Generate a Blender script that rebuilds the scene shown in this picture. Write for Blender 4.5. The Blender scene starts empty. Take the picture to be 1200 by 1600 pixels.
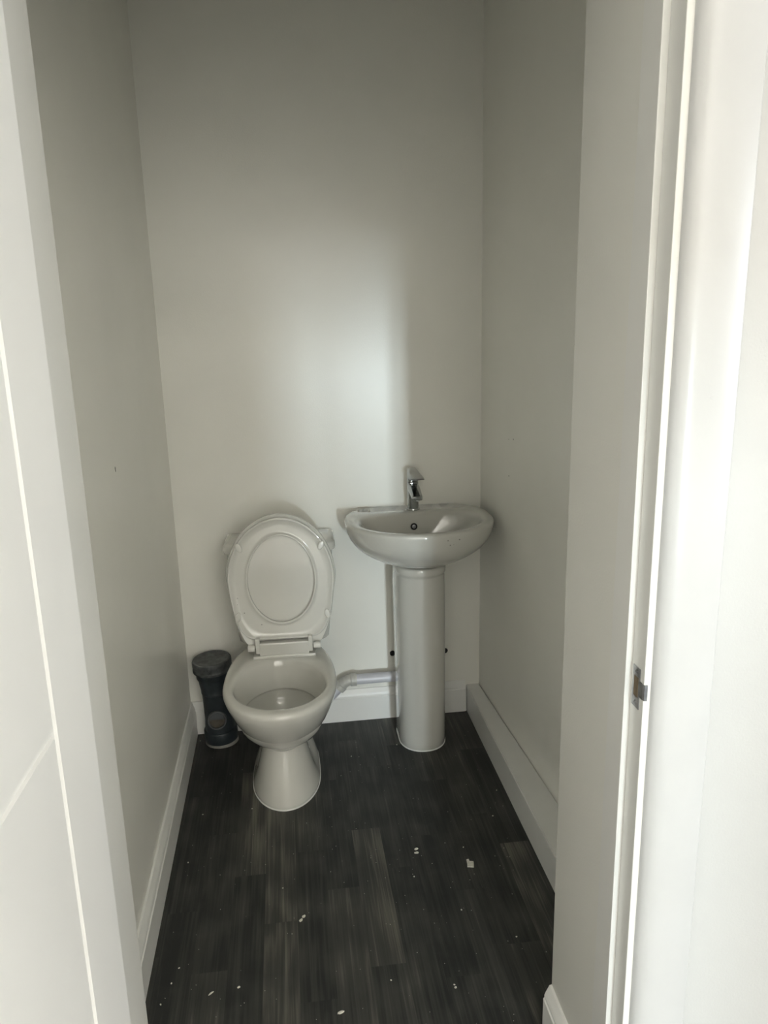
import bpy, bmesh, math, random
from mathutils import Vector, Matrix
PI = math.pi
random.seed(7)
scn = bpy.context.scene
C = scn.collection

# ------------------------------------------------------------------ camera
F = 1207.7
pitch, yaw, roll = 0.2434, 0.1255, -0.0238
cy, sy = math.cos(yaw), math.sin(yaw)
fwd = Vector((sy*math.cos(pitch), cy*math.cos(pitch), -math.sin(pitch)))
rt = Vector((cy, -sy, 0)); up = rt.cross(fwd)
r_ = math.cos(roll)*rt + math.sin(roll)*up
u_ = -math.sin(roll)*rt + math.cos(roll)*up
cd = bpy.data.cameras.new('camera'); cam = bpy.data.objects.new('camera', cd); C.objects.link(cam)
M = Matrix((r_, u_, -fwd)).transposed().to_4x4(); M.translation = (0, 0, 1.5)
cam.matrix_world = M
cd.sensor_fit = 'VERTICAL'; cd.sensor_height = 32.0; cd.lens = F/1600*32.0
cd.clip_start = 0.05
scn.camera = cam
# ------------------------------------------------------------------ world, light, exposure
w = bpy.data.worlds.new('world'); scn.world = w; w.use_nodes = True
w.node_tree.nodes['Background'].inputs[0].default_value = (0.75, 0.85, 1.0, 1)
w.node_tree.nodes['Background'].inputs[1].default_value = 1.0
scn.view_settings.view_transform = 'Standard'; scn.view_settings.look = 'None'
scn.view_settings.gamma = 1.0; scn.view_settings.use_curve_mapping = False
scn.view_settings.exposure = 1.45
HY = -6.5            # hall wall that carries the far window
WX0, WX1, WZ0, WZ1 = 0.66, 1.16, 0.50, 1.08
HX = 3.2             # right wall of the hall
SY0, SY1, SZ0, SZ1 = -0.55, 0.7, 0.80, 2.15     # side window in the right hall wall
def area(name, loc, sx, sz, power, col, d):
    l = bpy.data.lights.new(name, 'AREA'); l.shape = 'RECTANGLE'; l.size = sx; l.size_y = sz
    l.energy = power; l.color = col
    o = bpy.data.objects.new(name, l); C.objects.link(o); o.location = loc
    o.rotation_euler = Vector(d).to_track_quat('-Z', 'Y').to_euler()
    return o
pw = (WX1-WX0)/2-0.07
for k in (0, 1):     # daylight entering through the two panes of the glazed hall window
    area('window_daylight', (WX0+(WX1-WX0)*(0.25+0.5*k), HY+0.02, (WZ0+WZ1)/2), pw, WZ1-WZ0-0.12, 52, (0.80, 0.93, 1.0), (0, 1, 0))
area('side_window_daylight', (HX-0.02, (SY0+SY1)/2, (SZ0+SZ1)/2), SZ1-SZ0-0.1, SY1-SY0-0.1, 9, (0.96, 0.98, 1.0), (-1, 0, 0))
# added fill light, bounced off the cross wall to brighten the room
area('bounce_fill_light', (0.75, -0.60, 2.50), 0.8, 0.3, 62, (1.0, 0.975, 0.935), (0, -1, -0.85))

# ------------------------------------------------------------------ materials
def mat(name, col, rough=0.5, metal=0.0, spec=0.5, coat=0.0, var=0.0, scale=6.0, bump=0.0, bscale=200.0):
    m = bpy.data.materials.new(name); m.use_nodes = True
    nt = m.node_tree; b = nt.nodes['Principled BSDF']
    b.inputs['Base Color'].default_value = (*col, 1); b.inputs['Roughness'].default_value = rough
    b.inputs['Metallic'].default_value = metal; b.inputs['Specular IOR Level'].default_value = spec
    b.inputs['Coat Weight'].default_value = coat; b.inputs['Coat Roughness'].default_value = 0.03
    tc = nt.nodes.new('ShaderNodeTexCoord')
    n = nt.nodes.new('ShaderNodeTexNoise'); n.inputs['Scale'].default_value = scale; n.inputs['Detail'].default_value = 4
    nt.links.new(tc.outputs['Object'], n.inputs['Vector'])
    cr = nt.nodes.new('ShaderNodeValToRGB')
    cr.color_ramp.elements[0].position = 0.35; cr.color_ramp.elements[1].position = 0.7
    cr.color_ramp.elements[0].color = tuple(c*(1-var) for c in col)+(1,)
    cr.color_ramp.elements[1].color = tuple(min(1, c*(1+var*0.3)) for c in col)+(1,)
    nt.links.new(n.outputs['Fac'], cr.inputs['Fac']); nt.links.new(cr.outputs['Color'], b.inputs['Base Color'])
    if bump:
        n2 = nt.nodes.new('ShaderNodeTexNoise'); n2.inputs['Scale'].default_value = bscale; n2.inputs['Detail'].default_value = 2
        nt.links.new(tc.outputs['Object'], n2.inputs['Vector'])
        bp = nt.nodes.new('ShaderNodeBump'); bp.inputs['Strength'].default_value = bump; bp.inputs['Distance'].default_value = 0.001
        nt.links.new(n2.outputs['Fac'], bp.inputs['Height']); nt.links.new(bp.outputs['Normal'], b.inputs['Normal'])
    return m
MW = mat('wall_paint', (0.93, 0.92, 0.85), 0.28, spec=0.36, var=0.03, scale=3, bump=0.25, bscale=260)
MH = mat('hall_wall_paint', (0.88, 0.87, 0.83), 0.5, var=0.02, scale=3, bump=0.2, bscale=260)
MFR = mat('wall_paint_dimmed', (0.50, 0.50, 0.485), 0.4, var=0.02, scale=3, bump=0.25, bscale=260)  # white wall greyed in colour to offset strong light on its hall face
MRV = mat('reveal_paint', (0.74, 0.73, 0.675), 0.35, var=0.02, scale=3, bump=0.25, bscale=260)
MC = mat('ceiling_paint', (0.88, 0.87, 0.82), 0.7, var=0.02)
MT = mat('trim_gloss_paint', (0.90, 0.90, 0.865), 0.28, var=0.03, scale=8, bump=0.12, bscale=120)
MTH = mat('trim_paint_dimmed', (0.52, 0.52, 0.51), 0.3, var=0.03, scale=8, bump=0.12, bscale=120)  # white trim darkened in colour so the strongly lit architrave does not clip
MTL = mat('lining_paint_dimmed', (0.74, 0.735, 0.70), 0.28, var=0.02, scale=8, bump=0.12, bscale=120)  # white trim toned down in colour against bright light on the door linings
MD = mat('door_paint', (0.84, 0.83, 0.79), 0.33, var=0.015, scale=4, bump=0.1, bscale=300)
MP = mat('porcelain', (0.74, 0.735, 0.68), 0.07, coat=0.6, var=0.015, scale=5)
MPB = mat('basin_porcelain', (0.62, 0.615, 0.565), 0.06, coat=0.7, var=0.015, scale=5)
MS = mat('seat_plastic', (0.76, 0.755, 0.70), 0.08, coat=0.6, var=0.02, scale=9)
MCH = mat('chrome', (0.47, 0.48, 0.48), 0.12, metal=1.0, var=0.05)
MST = mat('worn_steel', (0.46, 0.46, 0.47), 0.3, metal=1.0, var=0.4, scale=60)
MG = mat('soil_pipe_grey_plastic', (0.030, 0.040, 0.047), 0.42, var=0.25, scale=30)
MGC = mat('soil_cap_dusty_plastic', (0.095, 0.103, 0.105), 0.5, var=0.5, scale=55)
MCEM = mat('pale_sealant', (0.34, 0.33, 0.30), 0.8, var=0.3, scale=50)
MWP = mat('waste_pipe_plastic', (0.70, 0.70, 0.74), 0.3, var=0.05)
MWF = mat('waste_fitting_plastic', (0.66, 0.65, 0.60), 0.35, var=0.15, scale=60)
MDK = mat('dark_hole', (0.012, 0.012, 0.012), 0.8)
MBR = mat('bare_timber', (0.20, 0.15, 0.09), 0.8, var=0.3, scale=80)
MSC = mat('scuff_grey', (0.22, 0.22, 0.19), 0.7)
MCR = mat('plaster_crumb', (0.72, 0.71, 0.62), 0.8, var=0.15, scale=200)
MSL = mat('sealant_line', (0.62, 0.50, 0.38), 0.6, var=0.3, scale=60)
MWA = mat('water', (0.50, 0.52, 0.49), 0.02)

def floor_mat():
    m = bpy.data.materials.new('dark_wood_vinyl'); m.use_nodes = True
    nt = m.node_tree; N = nt.nodes; L = nt.links; b = N['Principled BSDF']
    tc = N.new('ShaderNodeTexCoord'); at = N.new('ShaderNodeAttribute'); at.attribute_name = 'plank'
    sep = N.new('ShaderNodeSeparateColor'); L.new(at.outputs['Color'], sep.inputs[0])
    # shift the grain per plank
    sc = N.new('ShaderNodeVectorMath'); sc.operation = 'SCALE'; sc.inputs['Scale'].default_value = 13.0
    L.new(at.outputs['Color'], sc.inputs[0])
    ad = N.new('ShaderNodeVectorMath'); ad.operation = 'ADD'; L.new(tc.outputs['Object'], ad.inputs[0]); L.new(sc.outputs[0], ad.inputs[1])
    def grain(vx, vy, det, dist, scale=1.0):
        mp = N.new('ShaderNodeMapping'); mp.inputs['Scale'].default_value = (vx, vy, 1); L.new(ad.outputs[0], mp.inputs['Vector'])
        n = N.new('ShaderNodeTexNoise'); n.inputs['Scale'].default_value = scale; n.inputs['Detail'].default_value = det
        n.inputs['Distortion'].default_value = dist; L.new(mp.outputs[0], n.inputs['Vector']); return n
    g1 = grain(190, 4, 6, 0.3); g2 = grain(26, 1.8, 4, 1.2)
    # cathedral rings
    mp = N.new('ShaderNodeMapping'); mp.inputs['Scale'].default_value = (22, 1.6, 1); L.new(ad.outputs[0], mp.inputs['Vector'])
    wv = N.new('ShaderNodeTexWave'); wv.wave_type = 'RINGS'; wv.inputs['Scale'].default_value = 1.1; wv.inputs['Distortion'].default_value = 5.0
    wv.inputs['Detail'].default_value = 3.0; wv.inputs['Detail Scale'].default_value = 0.7; L.new(mp.outputs[0], wv.inputs['Vector'])
    def mth(op, a, bb):
        n = N.new('ShaderNodeMath'); n.operation = op
        for i, v in ((0, a), (1, bb)):
            if isinstance(v, (int, float)): n.inputs[i].default_value = v
            else: L.new(v, n.inputs[i])
        return n.outputs[0]
    g3 = grain(75, 1.3, 3, 0.8)
    pk = N.new('ShaderNodeMapRange'); pk.inputs[1].default_value = 0.56; pk.inputs[2].default_value = 0.66; pk.inputs[4].default_value = 0.11
    L.new(g3.outputs['Fac'], pk.inputs[0])
    s = mth('ADD', mth('MULTIPLY', g1.outputs['Fac'], 0.40), mth('MULTIPLY', g2.outputs['Fac'], 0.44))
    s = mth('ADD', s, pk.outputs[0])
    s = mth('ADD', s, mth('MULTIPLY', wv.outputs['Fac'], 0.09))
    s = mth('ADD', s, mth('MULTIPLY', mth('SUBTRACT', sep.outputs[0], 0.5), 0.23))
    cr = N.new('ShaderNodeValToRGB'); e = cr.color_ramp.elements
    e[0].position = 0.30; e[0].color = (0.017, 0.0185, 0.018, 1)
    e[1].position = 0.76; e[1].color = (0.160, 0.150, 0.124, 1)
    k = e.new(0.54); k.color = (0.052, 0.052, 0.047, 1)
    L.new(s, cr.inputs['Fac'])
    # fine pale dust
    vd = N.new('ShaderNodeTexNoise'); vd.inputs['Scale'].default_value = 9; vd.inputs['Detail'].default_value = 6
    L.new(tc.outputs['Object'], vd.inputs['Vector'])
    dm = N.new('ShaderNodeMapRange'); dm.inputs[1].default_value = 0.5; dm.inputs[2].default_value = 0.8; dm.inputs[4].default_value = 0.06
    L.new(vd.outputs['Fac'], dm.inputs[0])
    mx = N.new('ShaderNodeMixRGB'); mx.inputs[2].default_value = (0.35, 0.34, 0.31, 1)
    L.new(dm.outputs[0], mx.inputs[0]); L.new(cr.outputs[0], mx.inputs[1]); L.new(mx.outputs[0], b.inputs['Base Color'])
    b.inputs['Roughness'].default_value = 0.42; b.inputs['Specular IOR Level'].default_value = 0.35
    bp = N.new('ShaderNodeBump'); bp.inputs['Strength'].default_value = 0.15; bp.inputs['Distance'].default_value = 0.001
    L.new(g1.outputs['Fac'], bp.inputs['Height']); L.new(bp.outputs[0], b.inputs['Normal'])
    return m
MF = floor_mat()

# ------------------------------------------------------------------ helpers
def obj(name, bm, m, parent=None, smooth=False, angle=None):
    me = bpy.data.meshes.new(name); bmesh.ops.recalc_face_normals(bm, faces=bm.faces[:]) if bm.faces else None
    bm.to_mesh(me); bm.free()
    o = bpy.data.objects.new(name, me); C.objects.link(o); me.materials.append(m)
    if smooth:
        for p in me.polygons: p.use_smooth = True
        if angle is not None: me.set_sharp_from_angle(angle=math.radians(angle))
    if parent: o.parent = parent
    return o
def struct(name, bm, m, label=None, **k):
    o = obj(name, bm, m, **k); o['kind'] = 'structure'
    if label: o['label'] = label
    return o
def tag(o, label, cat, group=None):
    o['label'] = label; o['category'] = cat
    if group: o['group'] = group
    return o
def thing(name, label, cat, loc=(0, 0, 0), rz=0.0, group=None):
    o = bpy.data.objects.new(name, None); C.objects.link(o); o.location = loc; o.rotation_euler = (0, 0, rz)
    o.empty_display_size = 0.05
    return tag(o, label, cat, group)
def box(bm, a, b, bev=0.0, seg=2):
    vs = bmesh.ops.create_cube(bm, size=1.0)['verts']
    for v in vs:
        v.co = Vector(tuple(a[i]+(b[i]-a[i])*(v.co[i]+0.5) for i in range(3)))
    if bev:
        es = {e for v in vs for e in v.link_edges}
        bmesh.ops.bevel(bm, geom=list(es), offset=bev, segments=seg, profile=0.5, affect='EDGES')
def newbox(a, b, bev=0.0, seg=2):
    bm = bmesh.new(); box(bm, a, b, bev, seg); return bm
def loft(bm, rings, cap0=True, cap1=True, closed=True):
    vr = [[bm.verts.new(p) for p in r] for r in rings]
    n = len(vr[0])
    for i in range(len(vr)-1):
        for j in range(n if closed else n-1):
            k = (j+1) % n
            bm.faces.new((vr[i][j], vr[i][k], vr[i+1][k], vr[i+1][j]))
    if cap0: bm.faces.new(list(reversed(vr[0])))
    if cap1: bm.faces.new(vr[-1])
    return vr
def lathe(bm, prof, origin=(0, 0, 0), axis=(0, 0, 1), n=48, cap0=True, cap1=True):
    q = Vector((0, 0, 1)).rotation_difference(Vector(axis).normalized()); O = Vector(origin)
    loft(bm, [[O + q @ Vector((r*math.cos(2*PI*j/n), r*math.sin(2*PI*j/n), z)) for j in range(n)] for r, z in prof], cap0, cap1)
def tube(bm, pts, r, n=24, cap=True):
    pts = [Vector(p) for p in pts]; rings = []
    rr = r if isinstance(r, (list, tuple)) else [r]*len(pts)
    ref = Vector((0, 0, 1))
    for i, p in enumerate(pts):
        if i == 0: t = pts[1]-p
        elif i == len(pts)-1: t = p-pts[i-1]
        else: t = (pts[i+1]-p).normalized()+(p-pts[i-1]).normalized()
        t.normalize()
        a = t.cross(ref if abs(t.dot(ref)) < 0.95 else Vector((1, 0, 0))).normalized(); b = t.cross(a)
        rings.append([p+rr[i]*(math.cos(2*PI*j/n)*a+math.sin(2*PI*j/n)*b) for j in range(n)])
    loft(bm, rings, cap, cap)
def extrude_profile(bm, prof, p0, p1, out, capped=True):
    # prof: (t, z) with t measured along 'out' from the wall face
    out = Vector(out)
    rings = [[Vector(p)+out*t+Vector((0, 0, z)) for t, z in prof] for p in (p0, p1)]
    loft(bm, rings, capped, capped)
def egg(hw, yf, yc, yb, z, n=64, nf=2.0, nb=2.0, x0=0.0, dent=0.0, dy=0.0, dw=0.08):
    r = []
    for j in range(n):
        t = 2*PI*j/n; c, s = math.cos(t), math.sin(t); e = nb if s > 0 else nf
        x = hw*math.copysign(abs(c)**(2/e), c); k = abs(s)**(2/e)
        y = yc+(yb-yc)*k if s > 0 else yc-(yc-yf)*k
        if dent: x *= 1-dent*math.exp(-((y-dy)/dw)**2)
        r.append(Vector((x0+x, y, z)))
    return r

# ------------------------------------------------------------------ the setting
XL, XB, D = -0.4041, 0.6475, 2.7183
def XR(y): return 0.699+(D-y)*0.047
WF0, WFL, WFR = 0.987, 1.203, 1.293     # hall face of the front wall, room faces left and right
JL, JR = -0.308, 0.497                  # reveal faces left and right of the doorway
CZ = 2.60; DH = 2.02
bm = bmesh.new(); box(bm, (XL-0.1, WFL-0.02, 0), (XL, D+0.1, CZ)); wl = struct('wall_left', bm, MW, 'pale painted wall on the left of the toilet room')
bm = bmesh.new(); box(bm, (XL, D, 0), (XR(D)+0.03, D+0.1, CZ)); wb = struct('wall_back', bm, MW, 'pale satin painted wall behind the toilet and the washbasin')
bm = bmesh.new()
loft(bm, [[Vector((XR(D), D+0.1, z)), Vector((XR(1.2), 1.2, z)), Vector((XR(1.2)+0.1, 1.2, z)), Vector((XR(D)+0.13, D+0.1, z))] for z in (0, CZ)])
wr = struct('wall_right', bm, MW, 'pale painted wall on the right above the boxed-in pipes')
# floor made of planks: the columns and end joints follow the vinyl pattern
bm = bmesh.new(); lay = bm.loops.layers.color.new('plank')
joint = {-4: 1.777, -3: 2.087, -2: 1.892, -1: 1.703, 0: 1.967, 1: 2.318, 2: 2.043, 3: 2.375, 4: 1.985, 5: 2.26, 6: 2.06, 7: 1.912}
for k in range(-14, 38):
    x0 = -0.035+0.085*k; x1 = x0+0.085
    o = joint.get(k, 1.9+random.random()*0.5)
    for q in range(-18, 4):
        y0 = o+0.517*q; y1 = y0+0.517
        a, b_ = max(y0, HY-0.05), min(y1, D+0.02)
        if b_ <= a: continue
        if y0 > WFR and (x1 < XL-0.1 or x0 > 0.86): continue
        f = bm.faces.new([bm.verts.new((x0, a, 0)), bm.verts.new((x1, a, 0)), bm.verts.new((x1, b_, 0)), bm.verts.new((x0, b_, 0))])
        col = (random.random(), random.random(), random.random(), 1)
        for l in f.loops: l[lay] = col
fl = struct('floor', bm, MF, 'dark charcoal wood-plank vinyl floor')
bm = bmesh.new(); box(bm, (-1.25, HY-0.1, CZ), (HX+0.05, D+0.1, CZ+0.1)); struct('ceiling', bm, MC)
# front wall with the doorway
bm = bmesh.new()
box(bm, (-1.2, WF0, 0), (JL-0.045, WFL, CZ)); box(bm, (JL-0.045, 1.09, 0), (JL, WFL, CZ))
box(bm, (JR+0.04, WF0, 0), (HX, WFR, CZ)); box(bm, (JR, 1.085, 0), (JR+0.04, WFR, CZ))
box(bm, (JL, 1.09, DH+0.03), (JR, WFL, CZ)); box(bm, (JL-0.045, WF0, DH+0.04), (JR+0.04, 1.09, CZ))
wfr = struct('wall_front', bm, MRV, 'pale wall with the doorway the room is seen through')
wfr.data.materials.append(MFR)      # hall-facing faces take the greyer copy that offsets their strong light
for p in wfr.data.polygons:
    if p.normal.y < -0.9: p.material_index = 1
# hall behind the camera
bm = bmesh.new(); box(bm, (-1.3, HY, 0), (-1.2, WF0, CZ)); struct('wall_hall_left', bm, MH)
bm = bmesh.new()
for a, b in (((HY, 0), (SY0, CZ)), ((SY1, 0), (WF0, CZ)), ((SY0, 0), (SY1, SZ0)), ((SY0, SZ1), (SY1, CZ))): box(bm, (HX, a[0], a[1]), (HX+0.1, b[0], b[1]))
struct('wall_hall_right', bm, MH)
bm = bmesh.new()
for a, b in (((SY0, SZ0), (SY0+0.05, SZ1)), ((SY1-0.05, SZ0), (SY1, SZ1)), ((SY0, SZ0), (SY1, SZ0+0.05)), ((SY0, SZ1-0.05), (SY1, SZ1))): box(bm, (HX+0.03, a[0], a[1]), (HX+0.08, b[0], b[1]))
struct('window_2', bm, MT)
bm = bmesh.new()
box(bm, (-1.3, HY-0.1, 0), (WX0, HY, CZ)); box(bm, (WX1, HY-0.1, 0), (HX+0.1, HY, CZ))
box(bm, (WX0, HY-0.1, 0), (WX1, HY, WZ0)); box(bm, (WX0, HY-0.1, WZ1), (WX1, HY, CZ)); struct('wall_hall_back', bm, MH)
bm = bmesh.new()
for a, b in (((WX0, WZ0), (WX0+0.05, WZ1)), ((WX1-0.05, WZ0), (WX1, WZ1)), ((WX0, WZ0), (WX1, WZ0+0.05)), ((WX0, WZ1-0.05), (WX1, WZ1)), (((WX0+WX1)/2-0.04, WZ0), ((WX0+WX1)/2+0.04, WZ1))):
    box(bm, (a[0], HY-0.07, a[1]), (b[0], HY-0.01, b[1]))
struct('window_1', bm, MT)

# unseen cross wall, added to block and shape the far window's beam
bm = bmesh.new(); OX0, OX1, OZ = 0.55, 0.85, 1.15
box(bm, (-1.2, -2.3, 0), (OX0, -2.2, CZ)); box(bm, (OX1, -2.3, 0), (HX, -2.2, CZ)); box(bm, (OX0, -2.3, OZ), (OX1, -2.2, CZ))
struct('wall_hall_beam_blocker', bm, MH)

# skirting boards
SK = [(0, 0), (0.018, 0), (0.018, 0.094), (0.0155, 0.097), (0.0155, 0.103), (0.013, 0.110), (0.009, 0.118), (0.005, 0.1265), (0, 0.1275)]
bm = bmesh.new(); extrude_profile(bm, SK, (XL, D, 0), (XL, WFL, 0), (1, 0, 0)); struct('baseboard_left', bm, MT, 'white skirting board along the left wall')
bm = bmesh.new(); extrude_profile(bm, SK, (XL+0.001, D, 0), (XB, D, 0), (0, -1, 0)); struct('baseboard_back', bm, MT, 'white skirting board behind the toilet and basin')
bm = bmesh.new(); extrude_profile(bm, SK, (JR, WFR, 0), (JR, 1.09, 0), (-1, 0, 0)); struct('baseboard_right', bm, MT, 'white skirting board end beside the right door lining')
# boxed pipes along the right wall
bm = bmesh.new()
loft(bm, [[Vector((XB+0.003, D, 0)), Vector((XB+0.003, D, 0.106)), Vector((XR(D), D, 0.106)), Vector((XR(D), D, 0))],
          [Vector((XB+0.003, WFR, 0)), Vector((XB+0.003, WFR, 0.106)), Vector((XR(WFR), WFR, 0.106)), Vector((XR(WFR), WFR, 0))]])
bmesh.ops.bevel(bm, geom=[e for e in bm.edges if all(abs(v.co.z-0.106) < 1e-5 and v.co.x < XB+0.01 for v in e.verts)], offset=0.003, segments=2, affect='EDGES')
struct('trim_1', bm, MT, 'low white boxing with a flat top along the right wall', smooth=True, angle=40)
# door lining, stop and architrave, right side
YS = 1.029; RB = 0.505
bm = bmesh.new(); box(bm, (RB, WF0, 0), (RB+0.032, YS, DH+0.03), 0.0012); box(bm, (JR-0.002, YS, 0), (RB+0.032, 1.085, DH+0.03), 0.0012)
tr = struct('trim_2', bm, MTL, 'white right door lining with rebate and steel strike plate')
def architrave(x_in, sgn, z1):
    bm = bmesh.new()
    prof = [(0, 0), (0, 0.004), (0.004, 0.010), (0.010, 0.0145), (0.018, 0.0175), (0.027, 0.0185), (0.084, 0.0185), (0.087, 0.016), (0.0875, 0)]
    loft(bm, [[Vector((x_in+sgn*a, WF0-b, z)) for a, b in prof] for z in (0, z1)])
    return bm
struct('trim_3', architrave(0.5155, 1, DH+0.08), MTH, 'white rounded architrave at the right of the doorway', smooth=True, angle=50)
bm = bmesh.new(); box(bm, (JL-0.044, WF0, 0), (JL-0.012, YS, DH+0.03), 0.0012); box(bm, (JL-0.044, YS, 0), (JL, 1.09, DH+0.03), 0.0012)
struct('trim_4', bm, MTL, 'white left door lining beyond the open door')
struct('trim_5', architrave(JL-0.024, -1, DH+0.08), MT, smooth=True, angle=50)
bm = bmesh.new(); box(bm, (JL, WF0, DH+0.012), (JR, YS, DH+0.04)); box(bm, (JL, YS, DH), (JR, 1.09, DH+0.03)); struct('trim_6', bm, MT)
bm = bmesh.new(); box(bm, (JL-0.11, WF0-0.018, DH+0.02), (JR+0.105, WF0, DH+0.10), 0.004); struct('trim_7', bm, MT)
# strike plate on the lining
bm = bmesh.new(); xs = RB-0.0012
z0, z1, ya, yb = 0.922, 0.987, 0.9995, 1.0225
for a, b in (((ya, z0), (yb, 0.939)), ((ya, 0.972), (yb, z1)), ((yb-0.0045, 0.939), (yb, 0.972)), ((ya, 0.939), (ya+0.0035, 0.972))):
    box(bm, (xs, a[0], a[1]), (RB+0.001, b[0], b[1]))
sp = obj('strike_plate', bm, MST, tr); sp['label'] = 'worn steel strike plate'
bm = bmesh.new(); box(bm, (xs+0.0004, ya+0.0035, 0.939), (RB+0.0008, yb-0.0045, 0.972)); obj('latch_hole', bm, MBR, sp)
bm = bmesh.new()
pl = [(xs, ya+0.001), (xs, WF0+0.002), (xs+0.0015, WF0-0.0015), (xs+0.006, WF0-0.002), (xs+0.0068, WF0-0.0008), (xs+0.0025, WF0+0.001), (xs+0.0015, ya+0.001)]
loft(bm, [[Vector((x, y, z)) for x, y in pl] for z in (0.9435, 0.9685)])
obj('strike_lip', bm, MST, sp)
for zc in (0.930, 0.980):
    bm = bmesh.new(); lathe(bm, [(0.0032, 0), (0.0032, 0.0008), (0.0022, 0.0013), (0.0008, 0.0010)], (xs, 1.0105, zc), (-1, 0, 0), 20); obj('screw', bm, MST, sp)

# door leaf, open towards the hall on the left
LW, LT, LH = 0.826, 0.040, 1.995
bm = bmesh.new(); g = 0.004
# local: x along the leaf from the hinge edge, y = depth (face at 0, body behind), z up
box(bm, (0, 0.0035, 0), (LW, LT, LH))
cols = [(0, 0.137), (0.137, LW-0.137), (LW-0.137, LW)]; hz = [0, 0.42, 1.045, 1.67, LH]
def pan(a, b, c, d):
    x0 = a+(g if a > 0 else 0); x1 = b-(g if b < LW else 0); z0 = c+(g if c > 0 else 0); z1 = d-(g if d < LH else 0)
    r0 = [Vector((x0, 0.0040, z0)), Vector((x1, 0.0040, z0)), Vector((x1, 0.0040, z1)), Vector((x0, 0.0040, z1))]
    i = 0.0025
    r1 = [Vector((x0+i, 0, z0+i)), Vector((x1-i, 0, z0+i)), Vector((x1-i, 0, z1-i)), Vector((x0+i, 0, z1-i))]
    loft(bm, [r0, r1], False, True)
pan(*cols[0], 0, LH); pan(*cols[2], 0, LH)
for q in range(4): pan(*cols[1], hz[q], hz[q+1])
door = struct('door_1', bm, MD, 'white grooved door leaf standing open at the left')
th = math.radians(-92.0)
door.location = (-0.2752, 0.982, 0.006); door.rotation_euler = (0, 0, th)
# ^ local +x runs towards the camera, local +y points to the left side after this turn is mirrored below
door.data.transform(Matrix.Scale(-1, 4, (0, 1, 0))); door.data.flip_normals()

# marks and pipe holes on the walls (they belong to the walls)
def blob(bm, c, n, r, seed, depth=0.0008, sx=1.0, sz=1.0):
    rnd = random.Random(seed); n = Vector(n); q = Vector((0, 0, 1)).rotation_difference(n)
    ring = [Vector(c)+q @ Vector((sx*r*(0.8+0.4*rnd.random())*math.cos(2*PI*j/14), sz*r*(0.8+0.4*rnd.random())*math.sin(2*PI*j/14), 0)) for j in range(14)]
    loft(bm, [ring, [p+n*depth for p in ring]], False, True)
for sx_, seed in ((0.3625, 3), (0.5665, 9)):
    z_ = 0.262 if seed == 3 else 0.256
    bm = bmesh.new()
    lathe(bm, [(0.018, 0), (0.018, 0.0015), (0.014, 0.003), (0.0115, 0.003), (0.0115, 0.0005)], (sx_, D, z_), (0, -1, 0), 28, False, False)
    e = obj('filler_ring', bm, MW, wb, True, 40); e['label'] = 'rough filler ring around a pipe hole'
    bm = bmesh.new(); blob(bm, (sx_, D, z_), (0, -1, 0), 0.0095 if seed == 3 else 0.0130, seed, 0.0018, 1.0, 1.3); h = obj('pipe_hole', bm, MDK, wb); h['label'] = 'dark ragged pipe hole'
bm = bmesh.new(); blob(bm, (XL, 1.874, 1.171), (1, 0, 0), 0.0035, 5, 0.0008, 1.7, 0.7); sc_ = obj('scuff_mark', bm, MSC, wl); sc_['label'] = 'small dark mark'
for (y, z, rr, s_) in ((2.357, 1.124, 0.0022, 1), (2.394, 0.999, 0.0022, 2), (2.40, 1.118, 0.0015, 3)):
    bm = bmesh.new(); blob(bm, (XR(y)-0.0002, y, z), (-1, 0, 0), rr, s_, 0.0006); obj('scuff_mark', bm, MSC, wr)

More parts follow.
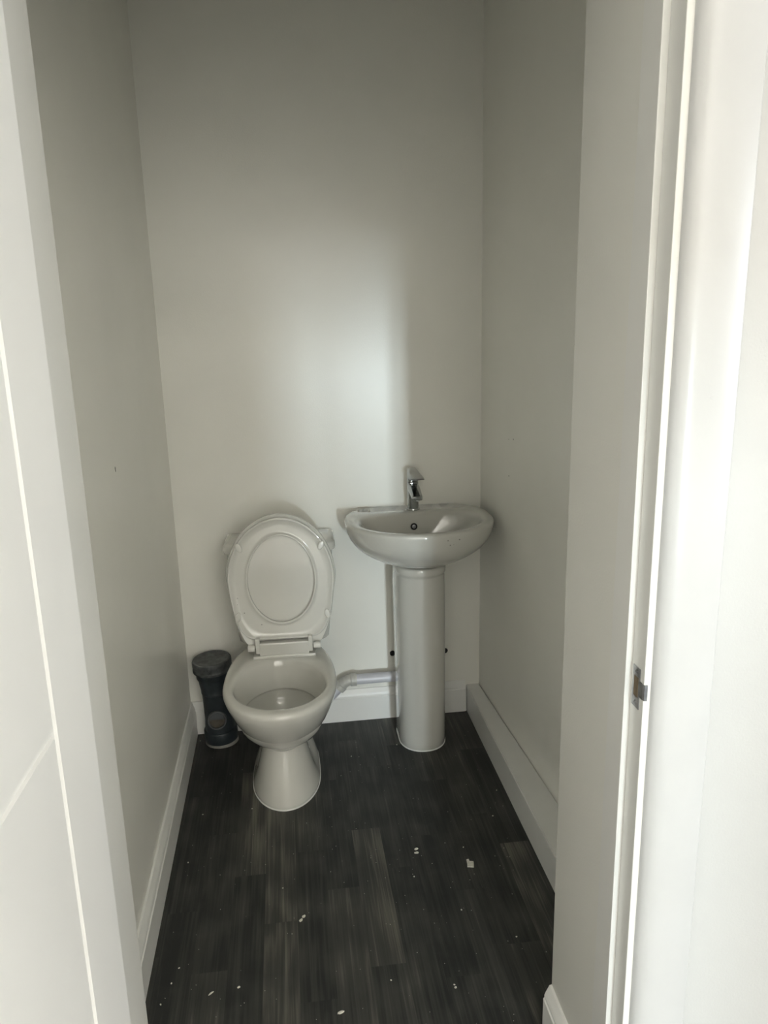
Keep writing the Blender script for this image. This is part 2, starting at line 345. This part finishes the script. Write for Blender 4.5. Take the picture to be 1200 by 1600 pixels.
# ------------------------------------------------------------------ toilet (local frame: wall at y=+0.418, front at y=-0.265)
TY = 2.30
toilet = thing('toilet', 'off-white close-coupled ceramic toilet with its seat and lid raised, beside the grey soil pipe', 'toilet', (-0.057, TY, 0), math.radians(-1.3))
def E(hw, yf, yc, yb, z, **k): return egg(hw, yf-TY, yc-TY, yb-TY, z, n=72, **k)
bm = bmesh.new()
dn = dict(dy=2.43-TY, dw=0.075)
R = [E(0.108, 2.178, 2.36, 2.64, 0.0, nb=3), E(0.113, 2.172, 2.36, 2.64, 0.004, nb=3), E(0.112, 2.174, 2.36, 2.64, 0.014, nb=3),
     E(0.106, 2.180, 2.36, 2.64, 0.035, nb=3, dent=0.10, **dn), E(0.096, 2.190, 2.36, 2.63, 0.075, nb=3, dent=0.24, **dn),
     E(0.086, 2.202, 2.36, 2.62, 0.12, nb=3, dent=0.30, **dn), E(0.077, 2.214, 2.36, 2.61, 0.155, nb=3, dent=0.28, **dn),
     E(0.0725, 2.220, 2.36, 2.60, 0.178, nb=3, dent=0.20, **dn), E(0.0725, 2.2205, 2.36, 2.60, 0.184, nb=3, dent=0.15, **dn),
     E(0.076, 2.214, 2.35, 2.60, 0.189, nb=3, dent=0.10, **dn),
     E(0.088, 2.194, 2.33, 2.60, 0.200, nb=2.8), E(0.108, 2.166, 2.32, 2.60, 0.222, nb=2.6), E(0.130, 2.130, 2.30, 2.60, 0.255, nb=2.4),
     E(0.149, 2.094, 2.29, 2.61, 0.292, nb=2.3), E(0.163, 2.068, 2.28, 2.615, 0.328, nb=2.3), E(0.1745, 2.048, 2.275, 2.62, 0.362, nb=2.3),
     E(0.179, 2.038, 2.27, 2.62, 0.384, nb=2.3), E(0.1785, 2.038, 2.27, 2.62, 0.394, nb=2.3), E(0.175, 2.043, 2.27, 2.617, 0.4015, nb=2.3),
     E(0.169, 2.052, 2.265, 2.61, 0.4045, nb=2.3), E(0.158, 2.068, 2.26, 2.50, 0.405, nb=2.1), E(0.152, 2.076, 2.255, 2.462, 0.4035, nb=2.05),
     E(0.1465, 2.084, 2.25, 2.448, 0.398), E(0.143, 2.090, 2.25, 2.441, 0.389), E(0.139, 2.096, 2.25, 2.437, 0.365),
     E(0.130, 2.106, 2.25, 2.430, 0.325), E(0.124, 2.114, 2.25, 2.424, 0.302), E(0.1235, 2.1145, 2.25, 2.4235, 0.298), E(0.126, 2.112, 2.25, 2.426, 0.2955),
     E(0.134, 2.104, 2.25, 2.434, 0.296), E(0.134, 2.106, 2.25, 2.433, 0.285), E(0.126, 2.12, 2.25, 2.425, 0.262), E(0.108, 2.15, 2.26, 2.405, 0.232),
     E(0.08, 2.19, 2.27, 2.38, 0.205), E(0.05, 2.23, 2.28, 2.35, 0.175), E(0.03, 2.255, 2.285, 2.32, 0.15)]
loft(bm, R)
obj('pan', bm, MP, toilet, True)
bm = bmesh.new(); loft(bm, [E(0.058, 2.22, 2.275, 2.355, 0.1835), E(0.058, 2.22, 2.275, 2.355, 0.1845)]); obj('water', bm, MWA, toilet)
bm = bmesh.new(); loft(bm, [E(0.1145, 2.170, 2.36, 2.641, 0.0, nb=3), E(0.1145, 2.1705, 2.36, 2.641, 0.003, nb=3), E(0.112, 2.174, 2.36, 2.641, 0.006, nb=3)]); obj('sealant_bead', bm, MT, toilet)
for s in (-1, 1):
    bm = bmesh.new(); lathe(bm, [(0.009, 0), (0.009, 0.003), (0.006, 0.006), (0.001, 0.007)], (s*0.074, 0.135, 0.062), (s, 0, 0.35), 20); obj('fixing_cap', bm, MP, toilet, True, 40)
# cistern
def rrect(hx, y0, y1, z, rf, n=8, x0=0.0):
    pts = []; yc = (y0+y1)/2; hy = (y1-y0)/2; rb = 0.006
    for cx, cyy, a0, r in ((hx, -hy, -90, rf), (hx, hy, 0, rb), (-hx, hy, 90, rb), (-hx, -hy, 180, rf)):
        for k in range(n+1):
            a = math.radians(a0+90*k/n); pts.append(Vector((x0+cx-math.copysign(r, cx)+r*math.cos(a), yc+cyy-math.copysign(r, cyy)+r*math.sin(a), z)))
    return pts
bm = bmesh.new(); y1 = D-TY-0.004; y0 = 2.553-TY; xo = 0.0105
loft(bm, [rrect(0.150, y0+0.03, y1, 0.399, 0.03, x0=xo), rrect(0.158, y0+0.012, y1, 0.412, 0.035, x0=xo), rrect(0.162, y0+0.006, y1, 0.45, 0.035, x0=xo), rrect(0.177, y0, y1, 0.60, 0.035, x0=xo), rrect(0.180, y0-0.002, y1, 0.737, 0.035, x0=xo)])
obj('cistern', bm, MP, toilet, True, 60)
bm = bmesh.new(); a0 = y0-0.014
loft(bm, [rrect(0.183, a0+0.008, y1, 0.7375, 0.035, x0=xo), rrect(0.190, a0+0.001, y1+0.002, 0.740, 0.04, x0=xo), rrect(0.1915, a0, y1+0.002, 0.746, 0.04, x0=xo), rrect(0.1905, a0+0.001, y1+0.002, 0.762, 0.04, x0=xo),
          rrect(0.184, a0+0.006, y1, 0.770, 0.036, x0=xo), rrect(0.172, a0+0.017, y1-0.008, 0.774, 0.028, x0=xo)])
obj('cistern_lid', bm, MP, toilet, True, 60)
# raised seat and lid: plane hinged at the back of the pan
HYp, HZ = 2.452-TY, 0.428
tilt = math.atan2(0.038, 0.445)
def SP(u, v, w_):   # u across, v up the raised seat, w towards the cistern
    return Vector((u, HYp+v*math.sin(tilt)+w_*math.cos(tilt), HZ+v*math.cos(tilt)-w_*math.sin(tilt)))
def sring(a, vc, bt, bb, w_, n=120, nl=4.0, nu=2.0, vmin=None, x0=0.014, tp=0.0):
    r = []
    for j in range(n):
        t = 2*PI*j/n; c, s = math.cos(t), math.sin(t); e = nu if s > 0 else nl
        k = abs(s)**(2/e)
        u = a*math.copysign(abs(c)**(2/e), c); v = vc+(bt if s > 0 else -bb)*k
        if s < 0: u *= 1-tp*k**1.7
        if vmin is not None: v = max(v, vmin)
        r.append(SP(u+x0, v, w_))
    return r
bm = bmesh.new(); vc = 0.238
S = [sring(0.176, vc, 0.211, 0.202, 0.0145, nl=7.5, tp=0.24), sring(0.1775, vc, 0.2125, 0.2035, 0.006, nl=7.5, tp=0.24), sring(0.176, vc, 0.211, 0.202, 0.001, nl=7.5, tp=0.24), sring(0.1735, vc, 0.2085, 0.1995, -0.0005, nl=7.5, tp=0.24),
     sring(0.1700, vc, 0.205, 0.1965, 0.0005, nl=7.5, tp=0.24), sring(0.1690, vc, 0.204, 0.1955, 0.003, nl=7.5, tp=0.24), sring(0.148, vc, 0.186, 0.180, 0.0035, nl=3.6, tp=0.10), sring(0.126, vc, 0.167, 0.160, 0.0035, nl=2.2), sring(0.1195, vc, 0.1605, 0.153, 0.0035, nl=2.05),
     sring(0.1175, vc, 0.1585, 0.151, -0.0015, nl=2), sring(0.1145, vc, 0.1555, 0.148, -0.003, nl=2), sring(0.1115, vc, 0.1525, 0.145, -0.002, nl=2), sring(0.1105, vc, 0.1515, 0.144, 0.002, nl=2), sring(0.1105, vc, 0.1515, 0.144, 0.013, nl=2), sring(0.114, vc, 0.155, 0.147, 0.0155, nl=2)]
loft(bm, S+[S[0]], False, False); bmesh.ops.remove_doubles(bm, verts=bm.verts[:], dist=1e-6)
seat = obj('seat', bm, MS, toilet, True)
for u, v, rz in ((-0.133, 0.356, -0.5), (0.137, 0.352, 0.5), (-0.148, 0.120, 0.3), (0.149, 0.116, -0.3)):
    bm = bmesh.new()
    def st(rx, rv, w_):
        return [SP(u+0.014+rx*math.cos(t)*math.cos(rz)+rv*math.sin(t)*math.sin(rz), v-rx*math.cos(t)*math.sin(rz)+rv*math.sin(t)*math.cos(rz), w_) for t in [2*PI*k/28 for k in range(28)]]
    loft(bm, [st(0.009, 0.0155, 0.004), st(0.0095, 0.0165, -0.004), st(0.0085, 0.0155, -0.0058), st(0.006, 0.013, -0.0064)]); obj('buffer', bm, MS, seat, True, 50)
bm = bmesh.new(); vc2 = 0.243
CV = [sring(0.150, vc2, 0.180, 0.22, 0.019, nl=9, tp=0.32, vmin=0.012), sring(0.178, vc2, 0.213, 0.243, 0.018, nl=9, tp=0.32, vmin=0.008), sring(0.181, vc2, 0.216, 0.246, 0.017, nl=9, tp=0.32, vmin=0.003), sring(0.183, vc2, 0.218, 0.247, 0.021, nl=9, tp=0.32, vmin=0.0),
      sring(0.183, vc2, 0.218, 0.247, 0.027, nl=9, tp=0.32, vmin=0.0), sring(0.177, vc2, 0.212, 0.242, 0.034, nl=9, tp=0.32, vmin=0.006), sring(0.15, vc2, 0.180, 0.23, 0.037, nl=9, tp=0.32, vmin=0.012)]
loft(bm, CV); obj('lid', bm, MS, toilet, True, 50)
bm = bmesh.new(); hy = HYp
box(bm, (-0.092, hy-0.017, 0.4035), (0.118, hy+0.022, 0.4135), 0.0025); box(bm, (-0.070, hy-0.014, 0.412), (0.096, hy+0.016, 0.4575), 0.004)
hb = obj('hinge', bm, MS, toilet)
for s in (-1, 1):
    bm = bmesh.new(); x = 0.013+s*0.088; lathe(bm, [(0.0105, -0.012), (0.0115, -0.010), (0.0115, 0.010), (0.0105, 0.012)], (x+s*0.022, hy+0.001, 0.437), (1, 0, 0), 28); obj('hinge_pin', bm, MS, hb, True, 40)
    bm = bmesh.new(); box(bm, (x-0.0075, hy-0.013, 0.420), (x+0.0075, hy+0.010, 0.474), 0.003); obj('hinge_knuckle', bm, MS, hb)

# ------------------------------------------------------------------ washbasin, pedestal, tap
BX = 0.4405
basin = thing('washbasin', 'off-white half-round ceramic washbasin in the corner on a full pedestal', 'washbasin', (BX, D, 0))
def B(hw, yf, yc, yb, z, **k): return egg(hw, yf-D, yc-D, yb-D, z, n=96, **k)
bm = bmesh.new(); R = []
for z in (0.688, 0.6885, 0.693, 0.700, 0.710, 0.722, 0.736, 0.752, 0.770, 0.788, 0.806, 0.820):
    f = math.sqrt(max(0.0, 1-((0.826-z)/0.1475)**2)); f = max(f, 0.30)
    if z == 0.688: f = 0.28
    hw = 0.254*f; R.append(B(hw, 2.525-0.225*(f**0.9), 2.525, D-0.001-0.10*(1-f), z, nb=3.4))
YB = D-0.001
R += [B(0.2545, 2.299, 2.525, YB, 0.828, nb=3.4), B(0.2535, 2.300, 2.525, YB, 0.835, nb=3.4), B(0.250, 2.304, 2.525, YB, 0.8395, nb=3.4), B(0.244, 2.311, 2.525, YB, 0.841, nb=3.4),
      B(0.224, 2.327, 2.51, 2.625, 0.8405, nb=3.2), B(0.214, 2.333, 2.505, 2.605, 0.8385, nb=3.2), B(0.207, 2.339, 2.50, 2.597, 0.834, nb=3.1), B(0.200, 2.346, 2.50, 2.592, 0.824, nb=3.0),
      B(0.186, 2.360, 2.50, 2.588, 0.800, nb=2.8), B(0.165, 2.380, 2.50, 2.584, 0.772, nb=2.6), B(0.135, 2.405, 2.50, 2.574, 0.745, nb=2.3), B(0.095, 2.435, 2.50, 2.555, 0.722, nb=2.1),
      B(0.055, 2.462, 2.505, 2.542, 0.709), B(0.024, 2.482, 2.505, 2.528, 0.703)]
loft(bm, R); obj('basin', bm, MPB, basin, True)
bm = bmesh.new(); lathe(bm, [(0.0215, 0), (0.0215, 0.003), (0.016, 0.004), (0.015, 0.001)], (0, 2.505-D, 0.7032), (0, 0, 1), 32); obj('plug_hole', bm, MCH, basin, True, 40)
oy = 2.586-D
bm = bmesh.new(); lathe(bm, [(0.0135, -0.004), (0.0150, -0.0005), (0.0145, 0.0012), (0.0130, 0.0018), (0.0122, 0.0008)], (-0.0095, oy, 0.7945), (0, -1, 0.12), 36, False, False)
ov = obj('overflow_ring', bm, MPB, basin, True)
bm = bmesh.new(); lathe(bm, [(0.0130, -0.001), (0.0130, 0.0009)], (-0.0095, oy, 0.7945), (0, -1, 0.12), 30); obj('overflow_hole', bm, MDK, ov)
bm = bmesh.new(); lathe(bm, [(0.0068, 0.0), (0.0068, 0.0012), (0.003, 0.0016)], (-0.0095, oy-0.0012, 0.7945), (0, -1, 0.12), 24); obj('overflow_grate', bm, MST, ov)
bm = bmesh.new()   # thin caulk line between the basin and the wall
tube(bm, [(-0.198+0.0225*k, -0.0015, 0.8412+0.0006*math.sin(k*2.3)) for k in range(17)], 0.0010, 8)
obj('sealant_line', bm, MT, basin)
bm = bmesh.new(); tube(bm, [(-0.196, -0.003, 0.8415), (-0.187, -0.003, 0.8435), (-0.178, -0.003, 0.8425), (-0.165, -0.003, 0.843), (-0.150, -0.003, 0.842)], [0.0005, 0.0010, 0.0008, 0.0010, 0.0005], 8); e = obj('sealant_smear', bm, MSL, basin, True); e['label'] = 'brownish smear of sealant'
# pedestal
ped = thing('basin_pedestal', 'tall off-white ceramic pedestal column standing on the floor under the washbasin', 'pedestal', (BX, D, 0))
def U(hw, yf, yb, z, nr=3.0):
    return [p for p in egg(hw, yf-D, yf-D+hw*1.15, yb-D, z, n=72, nf=2.15, nb=9.0)]
bm = bmesh.new()
loft(bm, [U(0.0815, 2.442, 2.625, 0.0), U(0.084, 2.438, 2.625, 0.006), U(0.0845, 2.437, 2.625, 0.03), U(0.0855, 2.438, 2.625, 0.20), U(0.0875, 2.441, 2.625, 0.45), U(0.0885, 2.443, 2.625, 0.60),
          U(0.0870, 2.445, 2.625, 0.643), U(0.0870, 2.445, 2.625, 0.648), U(0.0900, 2.440, 2.625, 0.653), U(0.0905, 2.439, 2.625, 0.660), U(0.0905, 2.439, 2.625, 0.674), U(0.089, 2.441, 2.625, 0.679), U(0.085, 2.446, 2.62, 0.681)])
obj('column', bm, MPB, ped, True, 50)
bm = bmesh.new(); loft(bm, [U(0.0855, 2.437, 2.628, 0.0), U(0.0855, 2.437, 2.628, 0.0025), U(0.084, 2.439, 2.627, 0.004)]); obj('sealant_bead', bm, MT, ped)
# tap
tap = thing('tap', 'small chrome mixer tap with flat lever on the washbasin', 'tap', (0.4395, 2.652, 0.8405))
bm = bmesh.new(); lathe(bm, [(0.0235, 0), (0.025, 0.001), (0.0252, 0.004), (0.0235, 0.007), (0.020, 0.008)], (0, 0, 0), (0, 0, 1), 40); obj('base_ring', bm, MCH, tap, True, 40)
def sq(hx, y0, y1, z, n=4.0, N=40, sl=0.0):
    yc = (y0+y1)/2; hy_ = (y1-y0)/2
    return [Vector((hx*math.copysign(abs(math.cos(t))**(2/n), math.cos(t)), yc+hy_*math.copysign(abs(math.sin(t))**(2/n), math.sin(t)), z+sl*math.sin(t)*hy_)) for t in [2*PI*k/N for k in range(N)]]
bm = bmesh.new(); loft(bm, [sq(0.0195, -0.0195, 0.0195, 0.006, 3), sq(0.0193, -0.0193, 0.0195, 0.03, 3.5), sq(0.019, -0.019, 0.0195, 0.075, 4), sq(0.019, -0.019, 0.0195, 0.098, 4), sq(0.0185, -0.0185, 0.019, 0.101, 4)]); obj('tap_body', bm, MCH, tap, True, 40)
bm = bmesh.new()   # spout slopes forward and down from the body
def sec(y, zt, zb, hx): return [Vector((hx*math.copysign(abs(math.cos(t))**0.5, math.cos(t)), y, (zt+zb)/2+(zt-zb)/2*math.copysign(abs(math.sin(t))**0.5, math.sin(t)))) for t in [2*PI*k/32 for k in range(32)]]
loft(bm, [sec(-0.012, 0.099, 0.060, 0.0188), sec(-0.030, 0.096, 0.062, 0.0192), sec(-0.055, 0.088, 0.060, 0.0192), sec(-0.080, 0.077, 0.056, 0.0188), sec(-0.096, 0.069, 0.053, 0.0180), sec(-0.099, 0.066, 0.055, 0.016)])
spt = obj('spout', bm, MCH, tap, True, 45)
bm = bmesh.new(); lathe(bm, [(0.009, 0), (0.009, 0.008), (0.007, 0.0085)], (0, -0.086, 0.0575), (0, -0.25, -1), 24); ae = obj('aerator', bm, MST, spt, True, 40)
bm = bmesh.new()   # lever: block that grows into a flat blade
loft(bm, [sq(0.0188, -0.018, 0.019, 0.1035, 4), sq(0.0192, -0.0195, 0.0195, 0.108, 4), sq(0.0192, -0.021, 0.0195, 0.132, 4), sq(0.018, -0.022, 0.018, 0.1395, 4, sl=0.08)])
def bl(y, z, hx, t): return [Vector((-hx, y, z)), Vector((-hx*0.7, y, z+t)), Vector((hx*0.7, y, z+t)), Vector((hx, y, z)), Vector((hx*0.9, y, z-t*0.6)), Vector((-hx*0.9, y, z-t*0.6))]
loft(bm, [bl(0.018, 0.140, 0.0175, 0.008), bl(-0.015, 0.138, 0.0205, 0.008), bl(-0.045, 0.134, 0.0235, 0.007), bl(-0.078, 0.129, 0.0260, 0.0045), bl(-0.094, 0.1265, 0.0260, 0.003)])
obj('lever', bm, MCH, tap, True, 35)

# ------------------------------------------------------------------ grey soil pipe stub with access cap
soil = thing('soil_pipe', 'dark grey plastic soil pipe stub with screw cap beside the toilet', 'pipe', (-0.292, 2.644, 0))
soil.rotation_euler = (math.radians(2.0), math.radians(-2.4), 0)
bm = bmesh.new()
lathe(bm, [(0.058, 0.010), (0.0605, 0.014), (0.0605, 0.052), (0.0585, 0.056), (0.0545, 0.058), (0.0535, 0.075), (0.0505, 0.10), (0.0495, 0.17), (0.0495, 0.205), (0.0515, 0.207), (0.0515, 0.214), (0.0505, 0.216),
           (0.0545, 0.245), (0.0550, 0.262), (0.0590, 0.264), (0.0610, 0.270), (0.0610, 0.288), (0.058, 0.292)], n=56)
body = obj('pipe_body', bm, MG, soil, True, 35)
bm = bmesh.new(); lathe(bm, [(0.0605, -0.004), (0.0605, 0.006), (0.059, 0.014)], n=48); e = obj('sealant_bead', bm, MCEM, soil, True, 40); e['label'] = 'pale sealant ring at the floor'
bm = bmesh.new()
lathe(bm, [(0.066, 0.292), (0.070, 0.294), (0.0705, 0.301), (0.0685, 0.304), (0.0685, 0.309), (0.0695, 0.312), (0.0695, 0.330), (0.067, 0.335), (0.060, 0.336), (0.057, 0.334), (0.020, 0.334), (0.0, 0.3345)], n=56, cap1=False)
cap = obj('screw_cap', bm, MGC, soil, True, 35); cap['label'] = 'dusty grey round cap'
bm = bmesh.new()   # branch socket facing the camera
o0 = (-0.002, -0.044, 0.114); ax = (0.10, -1, 0.30)
lathe(bm, [(0.034, 0), (0.034, 0.022), (0.0325, 0.024), (0.0285, 0.024), (0.0275, 0.022), (0.0275, 0.002)], o0, ax, 40, False, False)
br = obj('branch_socket', bm, MGC, soil, True, 35)
bm = bmesh.new(); lathe(bm, [(0.0278, 0.0125), (0.0278, 0.0135), (0.010, 0.0138)], o0, ax, 36); e = obj('socket_plug', bm, mat('dusty_plug', (0.10, 0.088, 0.068), 0.8, var=0.5, scale=40), br); e['label'] = 'brownish recessed plug'
qd = Vector((0, 0, 1)).rotation_difference(Vector(ax).normalized())
bm = bmesh.new()      # dark upper opening above the silt
loft(bm, [[Vector(o0)+qd @ Vector((0.0262*math.cos(t), 0, h)) + Vector((0, 0, 0)) + (qd @ Vector((0, 0.0262*math.sin(t), 0)))*1.0 for t in [PI*0.02+PI*0.96*k/20 for k in range(21)]] for h in (0.0136, 0.0150)])
obj('socket_opening', bm, MG, br)

# ------------------------------------------------------------------ white waste pipe
wp = thing('waste_pipe', 'white plastic waste pipe running above the skirting from the pedestal to behind the toilet', 'pipe', (0, 0, 0))
PY, PZ = 2.675, 0.186
bm = bmesh.new(); tube(bm, [(0.42, PY, PZ), (0.205, PY, PZ)], 0.0195, 28); obj('straight_pipe', bm, MWP, wp, True, 40)
bm = bmesh.new()
lathe(bm, [(0.0195, 0), (0.0245, 0.001), (0.0245, 0.022), (0.0215, 0.024)], (0.218, PY, PZ), (-1, 0, 0), 32)
tube(bm, [(0.200, PY, PZ), (0.186, PY, PZ-0.001), (0.172, PY, PZ-0.008), (0.160, PY, PZ-0.019)], 0.0215, 28)
lathe(bm, [(0.0215, 0), (0.0245, 0.002), (0.0245, 0.020), (0.0195, 0.022)], (0.163, PY, PZ-0.016), (-0.72, 0, -0.69), 32)
e = obj('elbow', bm, MWF, wp, True, 40); e['label'] = 'off-white elbow fitting'
bm = bmesh.new(); tube(bm, [(0.155, PY, PZ-0.024), (0.105, PY, PZ-0.072), (0.09, PY, PZ-0.082), (0.07, PY, PZ-0.086), (-0.10, PY, PZ-0.090)], 0.0195, 28); obj('lower_pipe', bm, MWP, wp, True, 60)

# ------------------------------------------------------------------ crumbs on the floor
def crumb(x, y, sx, sy, rz, seed, label, group=None, flat=0.35):
    rnd = random.Random(seed); bm = bmesh.new()
    bmesh.ops.create_icosphere(bm, subdivisions=2, radius=1.0)
    for v in bm.verts:
        k = 0.75+0.45*rnd.random(); v.co = Vector((v.co.x*sx*k, v.co.y*sy*k, max(-1, v.co.z*k)*min(sx, sy)*flat*1.6))
    zm = min(v.co.z for v in bm.verts)
    for v in bm.verts: v.co.z -= zm
    o = obj('plaster_crumb', bm, MCR); o.location = (x, y, 0.0); o.rotation_euler = (0, 0, rz)
    tag(o, label, 'plaster crumb', group)
G = 'plaster crumbs on the dark floor'
bm = bmesh.new()
loft(bm, [[Vector((a*0.0095, b*0.0135, z)) for a, b in ((-1, -1), (0.9, -1.1), (1, 0.3), (0.9, 0.55), (-0.2, 0.6), (-0.35, 1.25), (-1, 1.1), (-0.9, 0.0))] for z in (0, 0.004)])
o = obj('plaster_chip', bm, MCR); o.location = (0.4545, 1.84, 0); o.rotation_euler = (0, 0, -0.15); tag(o, 'largest cream plaster chip lying on the floor in front of the basin pedestal', 'plaster chip')
crumb(0.3135, 1.925, 0.006, 0.004, 0.3, 1, 'white plaster crumb in mid floor, largest after the cream chip', G)
crumb(0.3115, 1.909, 0.007, 0.004, 0.1, 2, 'white plaster crumb just in front of the mid-floor one', G)
crumb(-0.019, 1.712, 0.005, 0.004, 0.8, 3, 'small white crumb straight in front of the toilet foot, rear one of a pair', G)
crumb(-0.027, 1.70, 0.006, 0.004, 0.8, 4, 'small white crumb straight in front of the toilet foot, front one of a pair', G)
crumb(0.054, 1.411, 0.008, 0.0035, 0.3, 5, 'curled white crumb at the bottom edge of the picture', G)
crumb(-0.239, 1.508, 0.0075, 0.0022, 0.7, 6, 'thin curved white shaving on the floor near the left doorway reveal', G)
crumb(-0.176, 1.515, 0.004, 0.003, 0.2, 7, 'dull crumb right of the thin white shaving', G)
crumb(0.3215, 1.437, 0.003, 0.003, 0.2, 8, 'small bright crumb on the floor near the right doorway skirting', G)
def px(x, y):   # ground point under a picture position, used only to lay out the floor dust where it lies
    d = fwd + r_*(x-600)/F - u_*(y-800)/F; t = -1.5/d.z; return (d.x*t, d.y*t)
small = [(770, 1275, 'speck by the right boxing, level with the toilet foot'), (724, 1324, 'speck just behind the large cream chip'),
  (647, 1370, 'small bright speck on the pale plank in mid floor'), (721, 1422, 'lone speck in front of the large cream chip'), (807, 1464, 'speck at a plank end near the right nib wall'),
  (549, 1182, 'speck midway between the toilet foot and the pedestal'), (776, 1235, 'faint speck beside the boxing, right of the pedestal'), (620, 1164, 'speck against the left side of the pedestal foot'),
  (611, 1532, 'greyish speck in the foreground right of the curled white crumb'), (442, 1388, 'speck behind the pair of crumbs in front of the toilet'), (280, 1513, 'speck near the left wall, rearmost of three in the left foreground'),
  (268, 1537, 'middle one of three specks in the left foreground'), (251, 1570, 'speck nearest the left door reveal at the bottom edge'), (394, 1264, 'speck touching the left front of the toilet foot'),
  (317, 1273, 'speck left of the toilet foot near the skirting'), (313, 1158, 'speck in the corner beside the soil pipe base'), (294, 1348, 'speck on the floor halfway along the left skirting'), (710, 1539, 'speck right beside the small bright crumb by the doorway skirting')]
for i, (a, b, lab) in enumerate(small):
    x, y = px(a, b); crumb(x, y, 0.0024, 0.0019, i*0.7, 20+i, 'tiny pale plaster '+lab, 'tiny plaster specks')
# dust too fine to count
bm = bmesh.new(); rnd = random.Random(11)
for k in range(260):
    x = -0.36+rnd.random()*0.98; y = 1.25+rnd.random()*1.3
    if -0.19 < x < 0.08 and y > 2.12: continue
    if 0.33 < x < 0.55 and y > 2.4: continue
    s = 0.0004+0.0006*rnd.random()
    bmesh.ops.create_icosphere(bm, subdivisions=1, radius=s, matrix=Matrix.Translation((x, y, s*0.5)))
o = obj('floor_dust', bm, MCR); tag(o, 'fine pale dust scattered over the dark vinyl floor', 'dust'); o['kind'] = 'stuff'

# small dirt marks that lie on the surfaces themselves
from mathutils.bvhtree import BVHTree
def surf(o, x, y):
    Mw = o.matrix_world.copy(); P = o
    loc = Matrix.Identity(4); chain = []
    while P: chain.append(P); P = P.parent
    for q in reversed(chain): loc = loc @ Matrix.LocRotScale(q.location, q.rotation_euler, q.scale)
    inv = loc.inverted()
    t = BVHTree.FromPolygons([v.co for v in o.data.vertices], [p.vertices[:] for p in o.data.polygons])
    d = (fwd + r_*(x-600)/F - u_*(y-800)/F).normalized()
    a, n, _, _ = t.ray_cast(inv @ Vector((0, 0, 1.5)), (inv.to_3x3() @ d).normalized())
    return a, n
def spot(parent_thing, o, x, y, r, sd, m, name='dirt_spot'):
    a, n = surf(o, x, y)
    if a is None: return
    if n.dot(Vector((0, -1, 0.2))) < 0 and abs(n.x) < 0.9: n = -n
    bm = bmesh.new(); blob(bm, a - n*0.0001, n, r, sd, 0.0004); obj(name, bm, m, o)
bas = [c for c in basin.children if c.name.startswith('basin')][0]
for x, y, r in ((700, 845, 0.0021), (703.5, 852, 0.0021), (718, 843, 0.0026), (709, 851, 0.0012)): spot(basin, bas, x, y, r, int(x), MSC)
for x, y, r in ((371, 935, 0.0014), (382, 958, 0.0018), (409, 976, 0.0017), (371, 945, 0.0012)): spot(toilet, seat, x, y, r, int(y), MSC)
arch = [o for o in C.objects if o.name == 'trim_3'][0]
for x, y, r in ((1112, 622, 0.0022), (1072, 601, 0.0016), (1057, 1054, 0.0012), (1044, 1028, 0.0010)): spot(arch, arch, x, y, r, int(y), MTH, 'paint_nick')
